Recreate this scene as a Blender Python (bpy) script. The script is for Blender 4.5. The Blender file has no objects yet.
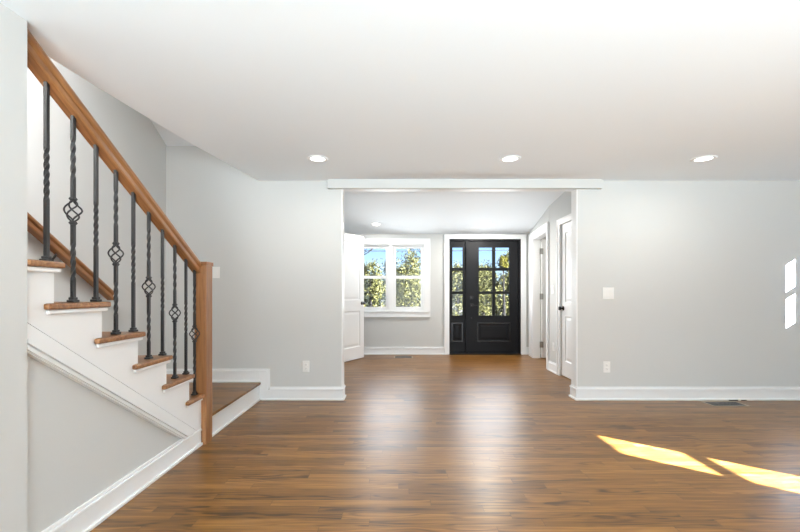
import bpy, bmesh, math, random
from mathutils import Vector, Matrix

S = bpy.context.scene
C = S.collection
PI = math.pi
R = math.radians

# ------------------------------------------------------------------ camera
EYE = 1.12
cam = bpy.data.cameras.new('camera')
cam.sensor_width = 36.0
cam.lens = 36.0 * 375.0 / 800.0
cam.shift_y = 27.0 / 800.0
cam.clip_start = 0.05
camo = bpy.data.objects.new('camera', cam)
C.objects.link(camo)
camo.location = (0, 0, EYE)
camo.rotation_euler = (R(90), 0, 0)
S.camera = camo

# ------------------------------------------------------------------ world
W = bpy.data.worlds.new('sky')
S.world = W
W.use_nodes = True
nt = W.node_tree
nt.nodes.clear()
tc = nt.nodes.new('ShaderNodeTexCoord')
sep = nt.nodes.new('ShaderNodeSeparateXYZ')
ramp = nt.nodes.new('ShaderNodeValToRGB')
ramp.color_ramp.elements[0].position = 0.0
ramp.color_ramp.elements[0].color = (0.66, 0.83, 0.98, 1)
ramp.color_ramp.elements[1].position = 0.16
ramp.color_ramp.elements[1].color = (0.24, 0.50, 0.92, 1)
e = ramp.color_ramp.elements.new(0.7)
e.color = (0.12, 0.30, 0.75, 1)
bg = nt.nodes.new('ShaderNodeBackground')
bg.inputs['Strength'].default_value = 1.55
wo = nt.nodes.new('ShaderNodeOutputWorld')
nt.links.new(tc.outputs['Generated'], sep.inputs[0])
nt.links.new(sep.outputs['Z'], ramp.inputs[0])
nt.links.new(ramp.outputs[0], bg.inputs['Color'])
nt.links.new(bg.outputs[0], wo.inputs[0])

# ------------------------------------------------------------------ sun
SUN_TAN = 0.5
sd = bpy.data.lights.new('sun', 'SUN')
sd.energy = 185.0
sd.angle = R(0.5)
sd.color = (0.92, 0.98, 1.22)
so = bpy.data.objects.new('sun', sd)
C.objects.link(so)
so.rotation_euler = Vector((-0.8, 0.6, -SUN_TAN)).to_track_quat('-Z', 'Y').to_euler()


def area(name, loc, aim, sx, sy, power, color=(1, 1, 1), spread=180):
    l = bpy.data.lights.new(name, 'AREA')
    l.shape = 'RECTANGLE'
    l.size, l.size_y = sx, sy
    l.energy = power
    l.color = color
    l.spread = R(spread)
    o = bpy.data.objects.new(name, l)
    C.objects.link(o)
    o.location = loc
    o.rotation_euler = Vector(aim).to_track_quat('-Z', 'Y').to_euler()
    return o


# unseen fill panels added at the rear wall and in the stairwell
area('rear_fill', (1.2, -2.97, 1.08), (-0.05, 1, 0.12), 4.4, 1.9, 84, (0.96, 0.985, 1.0))
area('rear_upward_fill', (0.9, -2.80, 0.55), (-0.05, 0.60, 1.0), 4.2, 0.9, 540, (0.81, 0.94, 1.0), 112)  # added up-tilted panel that brightens the ceiling
area('stairwell_fill', (-1.60, 0.9, 3.05), (-1.0, 0.05, -0.55), 2.0, 0.5, 140, (1.0, 1.0, 1.0), 140)  # added panel that brightens the stairwell wall, no window there
area('front_window_daylight', (-0.17, 6.78, 1.30), (0.60, -1, 0.10), 1.20, 0.85, 17, (0.95, 0.985, 1.0), 160)
area('front_door_daylight', (1.6, 6.78, 1.30), (0.0, -1, 0.10), 1.0, 0.9, 16, (0.96, 0.99, 1.0), 160)

S.view_settings.view_transform = 'Standard'
S.view_settings.look = 'None'
S.view_settings.exposure = 0.17
S.view_settings.gamma = 1.0
S.view_settings.use_curve_mapping = False
S.cycles.use_denoising = True
S.cycles.max_bounces = 10
S.cycles.diffuse_bounces = 6
S.cycles.transparent_max_bounces = 16
S.cycles.sample_clamp_indirect = 6.0
S.cycles.caustics_reflective = False
S.cycles.caustics_refractive = False


# ------------------------------------------------------------------ helpers
def prop(o, label=None, cat=None, group=None, kind=None):
    if label: o['label'] = label
    if cat: o['category'] = cat
    if group: o['group'] = group
    if kind: o['kind'] = kind
    return o


def thing(name, loc, label, cat, group=None, kind=None):
    o = bpy.data.objects.new(name, None)
    o.empty_display_size = 0.05
    C.objects.link(o)
    o.location = loc
    return prop(o, label, cat, group, kind)


def world_of(o):
    m = Matrix.Translation(o.location)
    return m if o.parent is None else world_of(o.parent) @ o.matrix_parent_inverse @ m


def obj(name, bm, mat, parent=None, smooth=False):
    me = bpy.data.meshes.new(name)
    bmesh.ops.recalc_face_normals(bm, faces=bm.faces)
    bm.to_mesh(me)
    bm.free()
    for m in (mat if isinstance(mat, (list, tuple)) else [mat]):
        me.materials.append(m)
    if smooth:
        for p in me.polygons: p.use_smooth = True
    o = bpy.data.objects.new(name, me)
    C.objects.link(o)
    if parent is not None:
        o.parent = parent
        o.matrix_parent_inverse = world_of(parent).inverted()
    return o


def struct(name, bm, mat, label, cat, parent=None):
    o = obj(name, bm, mat, parent)
    if parent is None: prop(o, label, cat, kind='structure')
    return o


def B():
    return bmesh.new()


def box(bm, x0, x1, y0, y1, z0, z1, bev=0.0, seg=2, M=None):
    b = bmesh.new()
    bmesh.ops.create_cube(b, size=1.0)
    for v in b.verts:
        v.co = Vector(((x0 + x1) / 2 + v.co.x * (x1 - x0), (y0 + y1) / 2 + v.co.y * (y1 - y0), (z0 + z1) / 2 + v.co.z * (z1 - z0)))
    if bev > 0:
        bmesh.ops.bevel(b, geom=list(b.edges), offset=bev, segments=seg, affect='EDGES', profile=0.5)
    merge(bm, b, M)
    return bm


def merge(bm, b, M=None):
    if M is not None:
        bmesh.ops.transform(b, matrix=M, verts=b.verts)
    me = bpy.data.meshes.new('t')
    b.to_mesh(me)
    b.free()
    bm.from_mesh(me)
    bpy.data.meshes.remove(me)


def prism(bm, pts, a0, a1, axis='x', bev=0.0, M=None):
    """extrude a polygon: axis x -> pts are (y,z); y -> (x,z); z -> (x,y)"""
    b = bmesh.new()
    def co(p, a):
        return {'x': (a, p[0], p[1]), 'y': (p[0], a, p[1]), 'z': (p[0], p[1], a)}[axis]
    v0 = [b.verts.new(co(p, a0)) for p in pts]
    v1 = [b.verts.new(co(p, a1)) for p in pts]
    b.faces.new(v0)
    b.faces.new(v1[::-1])
    n = len(pts)
    for i in range(n):
        b.faces.new((v0[i], v1[i], v1[(i + 1) % n], v0[(i + 1) % n]))
    if bev > 0:
        bmesh.ops.bevel(b, geom=list(b.edges), offset=bev, segments=2, affect='EDGES', profile=0.5)
    bmesh.ops.recalc_face_normals(b, faces=b.faces)
    merge(bm, b, M)
    return bm


def plate(bm, u0, u1, v0, v1, holes, d0, d1, M=None):
    """slab in the XZ plane between y=d0 and y=d1 with rectangular holes (u0,u1,v0,v1)"""
    us = sorted(set([u0, u1] + [h[0] for h in holes] + [h[1] for h in holes]))
    vs = sorted(set([v0, v1] + [h[2] for h in holes] + [h[3] for h in holes]))
    us = [u for u in us if u0 - 1e-9 <= u <= u1 + 1e-9]
    vs = [v for v in vs if v0 - 1e-9 <= v <= v1 + 1e-9]
    nu, nv = len(us) - 1, len(vs) - 1
    def solid(i, j):
        if i < 0 or j < 0 or i >= nu or j >= nv: return False
        cu, cv = (us[i] + us[i + 1]) / 2, (vs[j] + vs[j + 1]) / 2
        return not any(h[0] < cu < h[1] and h[2] < cv < h[3] for h in holes)
    b = bmesh.new()
    cache = {}
    def V(i, j, d):
        k = (i, j, d)
        if k not in cache: cache[k] = b.verts.new((us[i], d, vs[j]))
        return cache[k]
    for i in range(nu):
        for j in range(nv):
            if not solid(i, j): continue
            b.faces.new((V(i, j, d0), V(i + 1, j, d0), V(i + 1, j + 1, d0), V(i, j + 1, d0)))
            b.faces.new((V(i, j, d1), V(i, j + 1, d1), V(i + 1, j + 1, d1), V(i + 1, j, d1)))
            if not solid(i - 1, j): b.faces.new((V(i, j, d0), V(i, j + 1, d0), V(i, j + 1, d1), V(i, j, d1)))
            if not solid(i + 1, j): b.faces.new((V(i + 1, j, d0), V(i + 1, j, d1), V(i + 1, j + 1, d1), V(i + 1, j + 1, d0)))
            if not solid(i, j - 1): b.faces.new((V(i, j, d0), V(i, j, d1), V(i + 1, j, d1), V(i + 1, j, d0)))
            if not solid(i, j + 1): b.faces.new((V(i, j + 1, d0), V(i + 1, j + 1, d0), V(i + 1, j + 1, d1), V(i, j + 1, d1)))
    bmesh.ops.recalc_face_normals(b, faces=b.faces)
    merge(bm, b, M)
    return bm


def raised_panel(bm, u0, u1, v0, v1, d, dirn, depth=0.010, w=0.022, M=None):
    """closed raised-field door panel filling a hole; d = surface plane, dirn=+1 recess towards +y"""
    rings = [(0.0, 0.0), (w * 0.45, depth), (w, depth), (w + 0.03, depth * 0.35)]
    b = bmesh.new()
    prev = None
    for ins, dep in rings:
        y = d + dirn * dep
        vs = [b.verts.new(c) for c in ((u0 + ins, y, v0 + ins), (u1 - ins, y, v0 + ins), (u1 - ins, y, v1 - ins), (u0 + ins, y, v1 - ins))]
        if prev:
            for i in range(4):
                b.faces.new((prev[i], prev[(i + 1) % 4], vs[(i + 1) % 4], vs[i]))
        prev = vs
    b.faces.new(prev)
    merge(bm, b, M)
    return bm


def tube(bm, pts, r, n=10, cap=True):
    rr = r if isinstance(r, (list, tuple)) else [r] * len(pts)
    b = bmesh.new()
    pts = [Vector(p) for p in pts]
    rings = []
    up = Vector((0.0123, 0.0456, 1.0)).normalized()
    for i, p in enumerate(pts):
        t = (pts[min(i + 1, len(pts) - 1)] - pts[max(i - 1, 0)]).normalized()
        ref = up if abs(t.dot(up)) < 0.95 else Vector((1, 0, 0))
        a = t.cross(ref).normalized()
        c = t.cross(a).normalized()
        rings.append([b.verts.new(p + (a * math.cos(2 * PI * k / n) + c * math.sin(2 * PI * k / n)) * rr[i]) for k in range(n)])
    for i in range(len(rings) - 1):
        for k in range(n):
            b.faces.new((rings[i][k], rings[i][(k + 1) % n], rings[i + 1][(k + 1) % n], rings[i + 1][k]))
    if cap:
        b.faces.new(rings[0][::-1])
        b.faces.new(rings[-1])
    merge(bm, b)
    return bm


def lathe(bm, prof, M=None, n=24):
    """profile (radius, z) revolved about z"""
    b = bmesh.new()
    rings = []
    for r, z in prof:
        if r < 1e-6:
            rings.append([b.verts.new((0, 0, z))])
        else:
            rings.append([b.verts.new((r * math.cos(2 * PI * k / n), r * math.sin(2 * PI * k / n), z)) for k in range(n)])
    for i in range(len(rings) - 1):
        A, Bq = rings[i], rings[i + 1]
        for k in range(n):
            k2 = (k + 1) % n
            if len(A) == 1 and len(Bq) == 1: continue
            if len(A) == 1: b.faces.new((A[0], Bq[k], Bq[k2]))
            elif len(Bq) == 1: b.faces.new((A[k], Bq[0], A[k2]))
            else: b.faces.new((A[k], Bq[k], Bq[k2], A[k2]))
    merge(bm, b, M)
    return bm


# ------------------------------------------------------------------ materials
def mat(name, col, rough=0.5, spec=0.5, metal=0.0, noise=0.0, nscale=8.0, bump=0.0, bscale=200.0):
    m = bpy.data.materials.new(name)
    m.use_nodes = True
    n = m.node_tree
    p = n.nodes['Principled BSDF']
    p.inputs['Base Color'].default_value = (*col, 1)
    p.inputs['Roughness'].default_value = rough
    p.inputs['Specular IOR Level'].default_value = spec
    p.inputs['Metallic'].default_value = metal
    t = n.nodes.new('ShaderNodeTexCoord')
    if noise > 0:
        nz = n.nodes.new('ShaderNodeTexNoise')
        nz.inputs['Scale'].default_value = nscale
        nz.inputs['Detail'].default_value = 4
        n.links.new(t.outputs['Object'], nz.inputs['Vector'])
        mx = n.nodes.new('ShaderNodeMix')
        mx.data_type = 'RGBA'
        mx.inputs['A'].default_value = (*[c * (1 - noise) for c in col], 1)
        mx.inputs['B'].default_value = (*[min(1, c * (1 + noise)) for c in col], 1)
        n.links.new(nz.outputs['Fac'], mx.inputs['Factor'])
        n.links.new(mx.outputs['Result'], p.inputs['Base Color'])
    if bump > 0:
        nb = n.nodes.new('ShaderNodeTexNoise')
        nb.inputs['Scale'].default_value = bscale
        nb.inputs['Detail'].default_value = 2
        n.links.new(t.outputs['Object'], nb.inputs['Vector'])
        bp = n.nodes.new('ShaderNodeBump')
        bp.inputs['Strength'].default_value = bump
        bp.inputs['Distance'].default_value = 0.002
        n.links.new(nb.outputs['Fac'], bp.inputs['Height'])
        n.links.new(bp.outputs[0], p.inputs['Normal'])
    return m


def node_math(n, op, a, b=None):
    k = n.nodes.new('ShaderNodeMath')
    k.operation = op
    for i, v in enumerate((a, b)):
        if v is None: continue
        if isinstance(v, (int, float)): k.inputs[i].default_value = v
        else: n.links.new(v, k.inputs[i])
    return k.outputs[0]


def plank_mat(name, dark, mid, light, width=0.058, length=0.85, rough=0.33):
    m = bpy.data.materials.new(name)
    m.use_nodes = True
    n = m.node_tree
    p = n.nodes['Principled BSDF']
    t = n.nodes.new('ShaderNodeTexCoord')
    s = n.nodes.new('ShaderNodeSeparateXYZ')
    n.links.new(t.outputs['Object'], s.inputs[0])
    x, y = s.outputs['X'], s.outputs['Y']
    yr = node_math(n, 'DIVIDE', y, width)
    row = node_math(n, 'FLOOR', yr)
    fr = node_math(n, 'FRACT', yr)
    wn = n.nodes.new('ShaderNodeTexWhiteNoise')
    wn.noise_dimensions = '1D'
    n.links.new(row, wn.inputs['W'])
    off = node_math(n, 'MULTIPLY', wn.outputs['Value'], 9.7)
    xs = node_math(n, 'DIVIDE', node_math(n, 'ADD', x, off), length)
    idx = node_math(n, 'FLOOR', xs)
    fx = node_math(n, 'FRACT', xs)
    cid = n.nodes.new('ShaderNodeCombineXYZ')
    n.links.new(row, cid.inputs[0])
    n.links.new(idx, cid.inputs[1])
    w2 = n.nodes.new('ShaderNodeTexWhiteNoise')
    w2.noise_dimensions = '3D'
    n.links.new(cid.outputs[0], w2.inputs['Vector'])
    # grain, stretched along the board, different on each board
    rnd = w2.outputs['Value']
    def vec(kx, ky, kr):
        v = n.nodes.new('ShaderNodeCombineXYZ')
        n.links.new(node_math(n, 'ADD', node_math(n, 'MULTIPLY', x, kx), node_math(n, 'MULTIPLY', rnd, 57.0)), v.inputs[0])
        n.links.new(node_math(n, 'MULTIPLY', y, ky), v.inputs[1])
        n.links.new(node_math(n, 'MULTIPLY', rnd, kr), v.inputs[2])
        return v.outputs[0]
    def noise(v, sc, det, rg=0.55):
        k = n.nodes.new('ShaderNodeTexNoise')
        k.inputs['Scale'].default_value = sc
        k.inputs['Detail'].default_value = det
        k.inputs['Roughness'].default_value = rg
        n.links.new(v, k.inputs['Vector'])
        return k.outputs['Fac']
    g1 = noise(vec(3.0, 75.0, 31.0), 1.0, 4)
    warp = noise(vec(1.6, 13.0, 77.0), 1.0, 2)
    phase = node_math(n, 'ADD', node_math(n, 'MULTIPLY', y, 170.0), node_math(n, 'MULTIPLY', warp, 44.0))
    ring = node_math(n, 'POWER', node_math(n, 'ADD', node_math(n, 'MULTIPLY', node_math(n, 'SINE', phase), 0.5), 0.5), 2.2)
    amt = noise(vec(1.1, 7.0, 19.0), 1.0, 1)
    amt = node_math(n, 'MAXIMUM', node_math(n, 'MULTIPLY', node_math(n, 'SUBTRACT', amt, 0.42), 2.2), 0.06)
    gr = node_math(n, 'SUBTRACT', node_math(n, 'ADD', node_math(n, 'MULTIPLY', g1, 0.62), 0.20), node_math(n, 'MULTIPLY', ring, node_math(n, 'MULTIPLY', amt, 0.52)))
    tone = node_math(n, 'ADD', gr, node_math(n, 'MULTIPLY', node_math(n, 'SUBTRACT', rnd, 0.5), 0.22))
    cr = n.nodes.new('ShaderNodeValToRGB')
    els = cr.color_ramp.elements
    els[0].position, els[0].color = 0.20, (*dark, 1)
    els[1].position, els[1].color = 0.74, (*light, 1)
    e2 = els.new(0.47)
    e2.color = (*mid, 1)
    n.links.new(tone, cr.inputs[0])
    # seams
    seam = node_math(n, 'MAXIMUM', node_math(n, 'LESS_THAN', fr, 0.035), node_math(n, 'LESS_THAN', fx, 0.003))
    mx = n.nodes.new('ShaderNodeMix')
    mx.data_type = 'RGBA'
    n.links.new(node_math(n, 'MULTIPLY', seam, 0.55), mx.inputs['Factor'])
    n.links.new(cr.outputs[0], mx.inputs['A'])
    mx.inputs['B'].default_value = (*[c * 0.35 for c in dark], 1)
    n.links.new(mx.outputs['Result'], p.inputs['Base Color'])
    rn = n.nodes.new('ShaderNodeTexNoise')
    rn.inputs['Scale'].default_value = 3.0
    n.links.new(t.outputs['Object'], rn.inputs['Vector'])
    n.links.new(node_math(n, 'ADD', node_math(n, 'MULTIPLY', rn.outputs['Fac'], 0.10), rough - 0.05), p.inputs['Roughness'])
    bp = n.nodes.new('ShaderNodeBump')
    bp.inputs['Strength'].default_value = 0.25
    bp.inputs['Distance'].default_value = 0.001
    n.links.new(node_math(n, 'SUBTRACT', node_math(n, 'MULTIPLY', g1, 0.3), seam), bp.inputs['Height'])
    n.links.new(bp.outputs[0], p.inputs['Normal'])
    p.inputs['Specular IOR Level'].default_value = 0.5
    return m


def oak_mat(name, a, b, stretch=(1, 1, 1), rough=0.32):
    m = bpy.data.materials.new(name)
    m.use_nodes = True
    n = m.node_tree
    p = n.nodes['Principled BSDF']
    t = n.nodes.new('ShaderNodeTexCoord')
    mp = n.nodes.new('ShaderNodeMapping')
    mp.inputs['Scale'].default_value = stretch
    n.links.new(t.outputs['Object'], mp.inputs['Vector'])
    g = n.nodes.new('ShaderNodeTexNoise')
    g.inputs['Scale'].default_value = 2.0
    g.inputs['Detail'].default_value = 6
    g.inputs['Distortion'].default_value = 0.7
    n.links.new(mp.outputs[0], g.inputs['Vector'])
    cr = n.nodes.new('ShaderNodeValToRGB')
    cr.color_ramp.elements[0].position, cr.color_ramp.elements[0].color = 0.32, (*a, 1)
    cr.color_ramp.elements[1].position, cr.color_ramp.elements[1].color = 0.68, (*b, 1)
    n.links.new(g.outputs['Fac'], cr.inputs[0])
    n.links.new(cr.outputs[0], p.inputs['Base Color'])
    p.inputs['Roughness'].default_value = rough
    return m


def glass_mat(name):
    m = bpy.data.materials.new(name)
    m.use_nodes = True
    n = m.node_tree
    n.nodes.clear()
    o = n.nodes.new('ShaderNodeOutputMaterial')
    tr = n.nodes.new('ShaderNodeBsdfTransparent')
    tr.inputs[0].default_value = (0.95, 0.97, 0.96, 1)
    gl = n.nodes.new('ShaderNodeBsdfGlossy')
    gl.inputs['Roughness'].default_value = 0.02
    lw = n.nodes.new('ShaderNodeLayerWeight')
    lw.inputs['Blend'].default_value = 0.5
    fc = node_math(n, 'ADD', node_math(n, 'MULTIPLY', node_math(n, 'POWER', lw.outputs['Facing'], 5.0), 0.9), 0.018)
    mx = n.nodes.new('ShaderNodeMixShader')
    n.links.new(fc, mx.inputs[0])
    n.links.new(tr.outputs[0], mx.inputs[1])
    n.links.new(gl.outputs[0], mx.inputs[2])
    n.links.new(mx.outputs[0], o.inputs[0])
    return m


def emit_mat(name, col, strength):
    m = bpy.data.materials.new(name)
    m.use_nodes = True
    n = m.node_tree
    n.nodes.clear()
    o = n.nodes.new('ShaderNodeOutputMaterial')
    e = n.nodes.new('ShaderNodeEmission')
    e.inputs[0].default_value = (*col, 1)
    e.inputs[1].default_value = strength
    n.links.new(e.outputs[0], o.inputs[0])
    return m


def leaf_mat(name, cols):
    m = bpy.data.materials.new(name)
    m.use_nodes = True
    n = m.node_tree
    p = n.nodes['Principled BSDF']
    g = n.nodes.new('ShaderNodeNewGeometry')
    cr = n.nodes.new('ShaderNodeValToRGB')
    els = cr.color_ramp.elements
    els[0].position, els[0].color = 0.0, (*cols[0], 1)
    els[1].position, els[1].color = 1.0, (*cols[-1], 1)
    for i, c in enumerate(cols[1:-1]):
        q = els.new((i + 1) / (len(cols) - 1))
        q.color = (*c, 1)
    n.links.new(g.outputs['Random Per Island'], cr.inputs[0])
    n.links.new(cr.outputs[0], p.inputs['Base Color'])
    p.inputs['Roughness'].default_value = 0.75
    p.inputs['Specular IOR Level'].default_value = 0.08
    return m


M_WALL = mat('grey_wall_paint', (0.60, 0.61, 0.60), 0.62, 0.3, bump=0.08, bscale=120)
M_CEIL = mat('white_ceiling_paint', (0.83, 0.875, 0.91), 0.75, 0.2, bump=0.05, bscale=90)
M_WHITE = mat('white_trim_paint', (0.845, 0.86, 0.865), 0.38, 0.4, noise=0.01)
M_DOORW = mat('white_door_paint', (0.85, 0.865, 0.87), 0.40, 0.4, noise=0.01)
M_BLACK = mat('black_door_paint', (0.009, 0.0095, 0.011), 0.50, 0.18, noise=0.15, nscale=3)
M_BLACKS = mat('black_satin_moulding', (0.014, 0.014, 0.015), 0.22, 0.6, noise=0.1)
M_IRON = mat('black_iron', (0.012, 0.012, 0.013), 0.42, 0.5, noise=0.3, nscale=60)
M_DARKMETAL = mat('dark_bronze_metal', (0.025, 0.024, 0.024), 0.30, 0.5, metal=0.6, noise=0.2, nscale=50)
M_NICKEL = mat('satin_nickel', (0.42, 0.41, 0.39), 0.32, 0.5, metal=1.0, noise=0.08, nscale=40)
M_PLASTIC = mat('white_plastic', (0.84, 0.84, 0.82), 0.30, 0.5, noise=0.01)
M_SLOT = mat('dark_slot', (0.05, 0.05, 0.05), 0.6, noise=0.1)
M_VENT = mat('bronze_vent_metal', (0.36, 0.29, 0.21), 0.45, 0.5, noise=0.1, nscale=40)
M_FLOOR = plank_mat('oak_floor_boards', (0.048, 0.0185, 0.0028), (0.170, 0.071, 0.0120), (0.33, 0.160, 0.040))
M_OAKX = oak_mat('oak_tread', (0.17, 0.065, 0.021), (0.33, 0.155, 0.060), (1.5, 30, 30))
M_OAKZ = oak_mat('oak_newel', (0.20, 0.080, 0.027), (0.32, 0.145, 0.055), (30, 30, 1.5))
M_OAKR = oak_mat('oak_rail', (0.19, 0.075, 0.025), (0.33, 0.15, 0.056), (30, 2.0, 2.5))
M_GLASS = glass_mat('clear_glass')
M_LENS = emit_mat('lamp_lens', (1.0, 0.985, 0.95), 5.0)
M_GROUND = mat('pale_dry_ground', (0.055, 0.052, 0.045), 0.9, 0.1, noise=0.35, nscale=0.6)
M_BARK = mat('bark', (0.007, 0.0055, 0.004), 0.9, 0.1, noise=0.4, nscale=12)
M_EXT = mat('brown_sun_blocker', (0.2, 0.17, 0.14), 0.7, noise=0.05)
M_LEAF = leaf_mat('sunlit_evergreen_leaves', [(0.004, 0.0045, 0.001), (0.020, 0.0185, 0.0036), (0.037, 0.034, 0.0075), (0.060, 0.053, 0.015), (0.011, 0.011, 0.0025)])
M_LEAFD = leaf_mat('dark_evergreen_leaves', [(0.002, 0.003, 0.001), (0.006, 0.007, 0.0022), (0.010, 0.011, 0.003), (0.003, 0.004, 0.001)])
M_LEAFY = leaf_mat('yellow_leaves', [(0.028, 0.023, 0.001), (0.05, 0.042, 0.002), (0.036, 0.030, 0.001)])

# ------------------------------------------------------------------ key planes
XL = -1.47      # left wall face / stair side
XS = -2.45      # stairwell far wall
YB = 3.93       # back wall of the main room
YT = 4.045      # its other face
OX0, OX1, OZ = -0.608, 1.855, 2.222   # wide cased opening
XR = 4.5
YF = 6.84       # front wall of the entry
FXL, FXR = -1.05, 2.175
YK = -3.0       # rear wall
def H(y): return 2.104 + 0.05 * y     # main ceiling falls slightly towards the camera
def HF(y): return 2.196 + 0.14 * (YF - y)   # entry ceiling rises towards the main room

# ------------------------------------------------------------------ floor
bm = B()
box(bm, XL - 0.06, XR + 0.1, YK - 0.1, YF + 0.16, -0.12, 0.0)
struct('floor', bm, M_FLOOR, 'glossy oak strip floor running through both rooms', 'floor')

# ------------------------------------------------------------------ ceilings
EDGE = [(YK - 0.1, -1.60), (1.0, -1.60), (1.2, -1.60), (1.45, -1.592), (2.2, -1.588), (2.6, -1.580), (2.9, -1.567), (3.3, -1.537), (3.6, -1.511), (YB + 0.05, -1.480)]
def hz(y): return 2.165 if y < 1.2 else H(min(y, YB))
bm = B()
lo = [(bm.verts.new((x, y, hz(y))), bm.verts.new((XR + 0.1, y, hz(y)))) for y, x in EDGE]
hi = [(bm.verts.new((x, y, 2.62)), bm.verts.new((XR + 0.1, y, 2.62))) for y, x in EDGE]
for i in range(len(EDGE) - 1):
    bm.faces.new((lo[i][0], lo[i][1], lo[i + 1][1], lo[i + 1][0]))
    bm.faces.new((hi[i][0], hi[i + 1][0], hi[i + 1][1], hi[i][1]))
    for k in (0, 1):
        bm.faces.new((lo[i][k], lo[i + 1][k], hi[i + 1][k], hi[i][k]))
bm.faces.new((lo[0][0], hi[0][0], hi[0][1], lo[0][1]))
bm.faces.new((lo[-1][0], lo[-1][1], hi[-1][1], hi[-1][0]))
struct('ceiling', bm, M_CEIL, 'smooth white main ceiling with three round lights', 'ceiling')
bm = B()
prism(bm, [(YT - 0.02, HF(YT - 0.02)), (YF + 0.16, HF(YF + 0.16)), (YF + 0.16, HF(YF + 0.16) + 0.5), (YT - 0.02, HF(YT) + 0.25)], FXL - 0.9, FXR + 0.3, 'x')
struct('ceiling_entry', bm, M_CEIL, 'sloped white ceiling of the entry beyond the wide opening', 'ceiling')
bm = B()
SC = 0.6
prism(bm, [(YB + 0.1, 2.67 - 0.06), (1.0, 2.67 + SC * (YB - 1.0)), (-1.0, 4.43), (-1.0, 4.6), (1.0, 4.6), (YB + 0.1, 2.9)], XS - 0.1, XL + 0.05, 'x')
struct('ceiling_stairwell', bm, M_CEIL, 'sloped ceiling over the staircase', 'ceiling')

# ------------------------------------------------------------------ walls
L0, L1 = 1.002, 0.713        # underside line of the stair stringer:  z = L0 - L1*(y-1.477)
YEND = 1.457
def zl(y): return L0 - L1 * (y - 1.477)
bm = B()
prism(bm, [(1.40, 0), (2.768, 0), (2.768, zl(2.768)), (1.48, zl(1.48)), (1.40, zl(1.48))], XL - 0.03, XL - 0.010, 'x')
prism(bm, [(YK - 0.1, 0), (YEND, 0), (YEND, H(YEND)), (1.2, 2.164), (YK - 0.1, 2.164)], XL - 0.10, XL + 0.022, 'x')
struct('wall_left', bm, M_WALL, 'grey wall at the left edge continuing below the stairs', 'wall')
bm = B()
box(bm, XS - 0.1, XS, -1.0, YB + 0.1, 0.0, 4.6)
box(bm, XS, XL - 0.10, -1.0, -0.9, 1.0, 4.6)
struct('wall_stairwell', bm, M_WALL, 'tall grey wall on the far side of the stairs', 'wall')
bm = B()
prism(bm, [(-1.0, 2.6), (YB, 2.6), (YB, 2.66), (1.0, 4.42), (-1.0, 4.42)], XL - 0.05, XL + 0.05, 'x')
struct('wall_upstairs', bm, M_WALL, 'upper grey wall above the edge of the main ceiling', 'wall')

bm = B()
plate(bm, XS - 0.1, XR + 0.1, 0.0, 2.66, [(OX0, OX1, -1, OZ)], YB, YT)
struct('wall_back', bm, M_WALL, 'grey back wall with a wide opening to the entry', 'wall')
# white lining of the opening
bm = B()
box(bm, OX0 - 0.004, OX0 + 0.006, YB - 0.003, YT + 0.003, 0, OZ)
box(bm, OX1 - 0.006, OX1 + 0.004, YB - 0.003, YT + 0.003, 0, OZ)
box(bm, OX0 - 0.004, OX1 + 0.004, YB - 0.003, YT + 0.003, OZ - 0.006, OZ + 0.004)
struct('trim_1', bm, M_WHITE, 'white lining around the wide opening', 'trim')
bm = B()
box(bm, -0.752, 2.100, YB - 0.05, YB, 2.206, 2.32, 0.003)
struct('trim_2', bm, M_WALL, 'grey beam across the top of the wide opening', 'beam')

# right wall with its two windows (outside the picture, sun comes in through them)
RW = [(0.33, 0.752, 1.23, 1.90), (3.515, 3.675, 1.024, 1.757)]
MR = Matrix(((0, 1, 0, 0), (1, 0, 0, 0), (0, 0, 1, 0), (0, 0, 0, 1)))      # plate x->y, y->x
bm = B()
plate(bm, YK - 0.1, YB, 0.0, 2.62, RW, XR, XR + 0.1, MR)
struct('wall_right', bm, M_WALL, 'grey right wall with two narrow windows', 'wall')
for k, (h, bar) in enumerate(((RW[0], (1.545, 1.602)), (RW[1], (1.376, 1.436)))):
    t = thing('window_%d' % (k + 2), (XR, h[0], h[2]), ('narrow white sash window in the right wall near the camera', 'narrow white sash window in the right wall by the back corner')[k], 'window', kind='structure')
    bm = B()
    plate(bm, h[0] - 0.08, h[1] + 0.08, h[2] - 0.08, h[3] + 0.08, [h], XR - 0.018, XR, MR)
    obj('casing', bm, M_WHITE, t)
    bm = B()
    box(bm, XR + 0.035, XR + 0.065, h[0], h[1], bar[0], bar[1])
    obj('meeting_rail', bm, M_WHITE, t)
    bm = B()
    box(bm, XR + 0.047, XR + 0.053, h[0], h[1], h[2], h[3])
    obj('pane', bm, M_GLASS, t)

# rear wall behind the camera; its wide glazed doors are added for daylight
bm = B()
RH = (-0.9, 3.7, 0.04, 2.08)
plate(bm, XL - 0.1, XR + 0.1, 0.0, 2.62, [RH], YK - 0.1, YK)
struct('wall_rear', bm, M_WALL, 'grey rear wall behind the camera', 'wall')
t = thing('door_1', (1.4, YK, 0), 'wide glazed patio doors added in the unseen rear wall', 'door', kind='structure')
bm = B()
hs = [(-0.84 + i * 1.135, -0.84 + i * 1.135 + 1.06, 0.12, 2.0) for i in range(4)]
plate(bm, RH[0], RH[1], RH[2], RH[3], hs, YK - 0.08, YK - 0.02)
obj('door_frame', bm, M_WHITE, t)
for h in hs:
    bm = B()
    box(bm, h[0], h[1], YK - 0.056, YK - 0.05, h[2], h[3])
    obj('pane', bm, M_GLASS, t)

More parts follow.
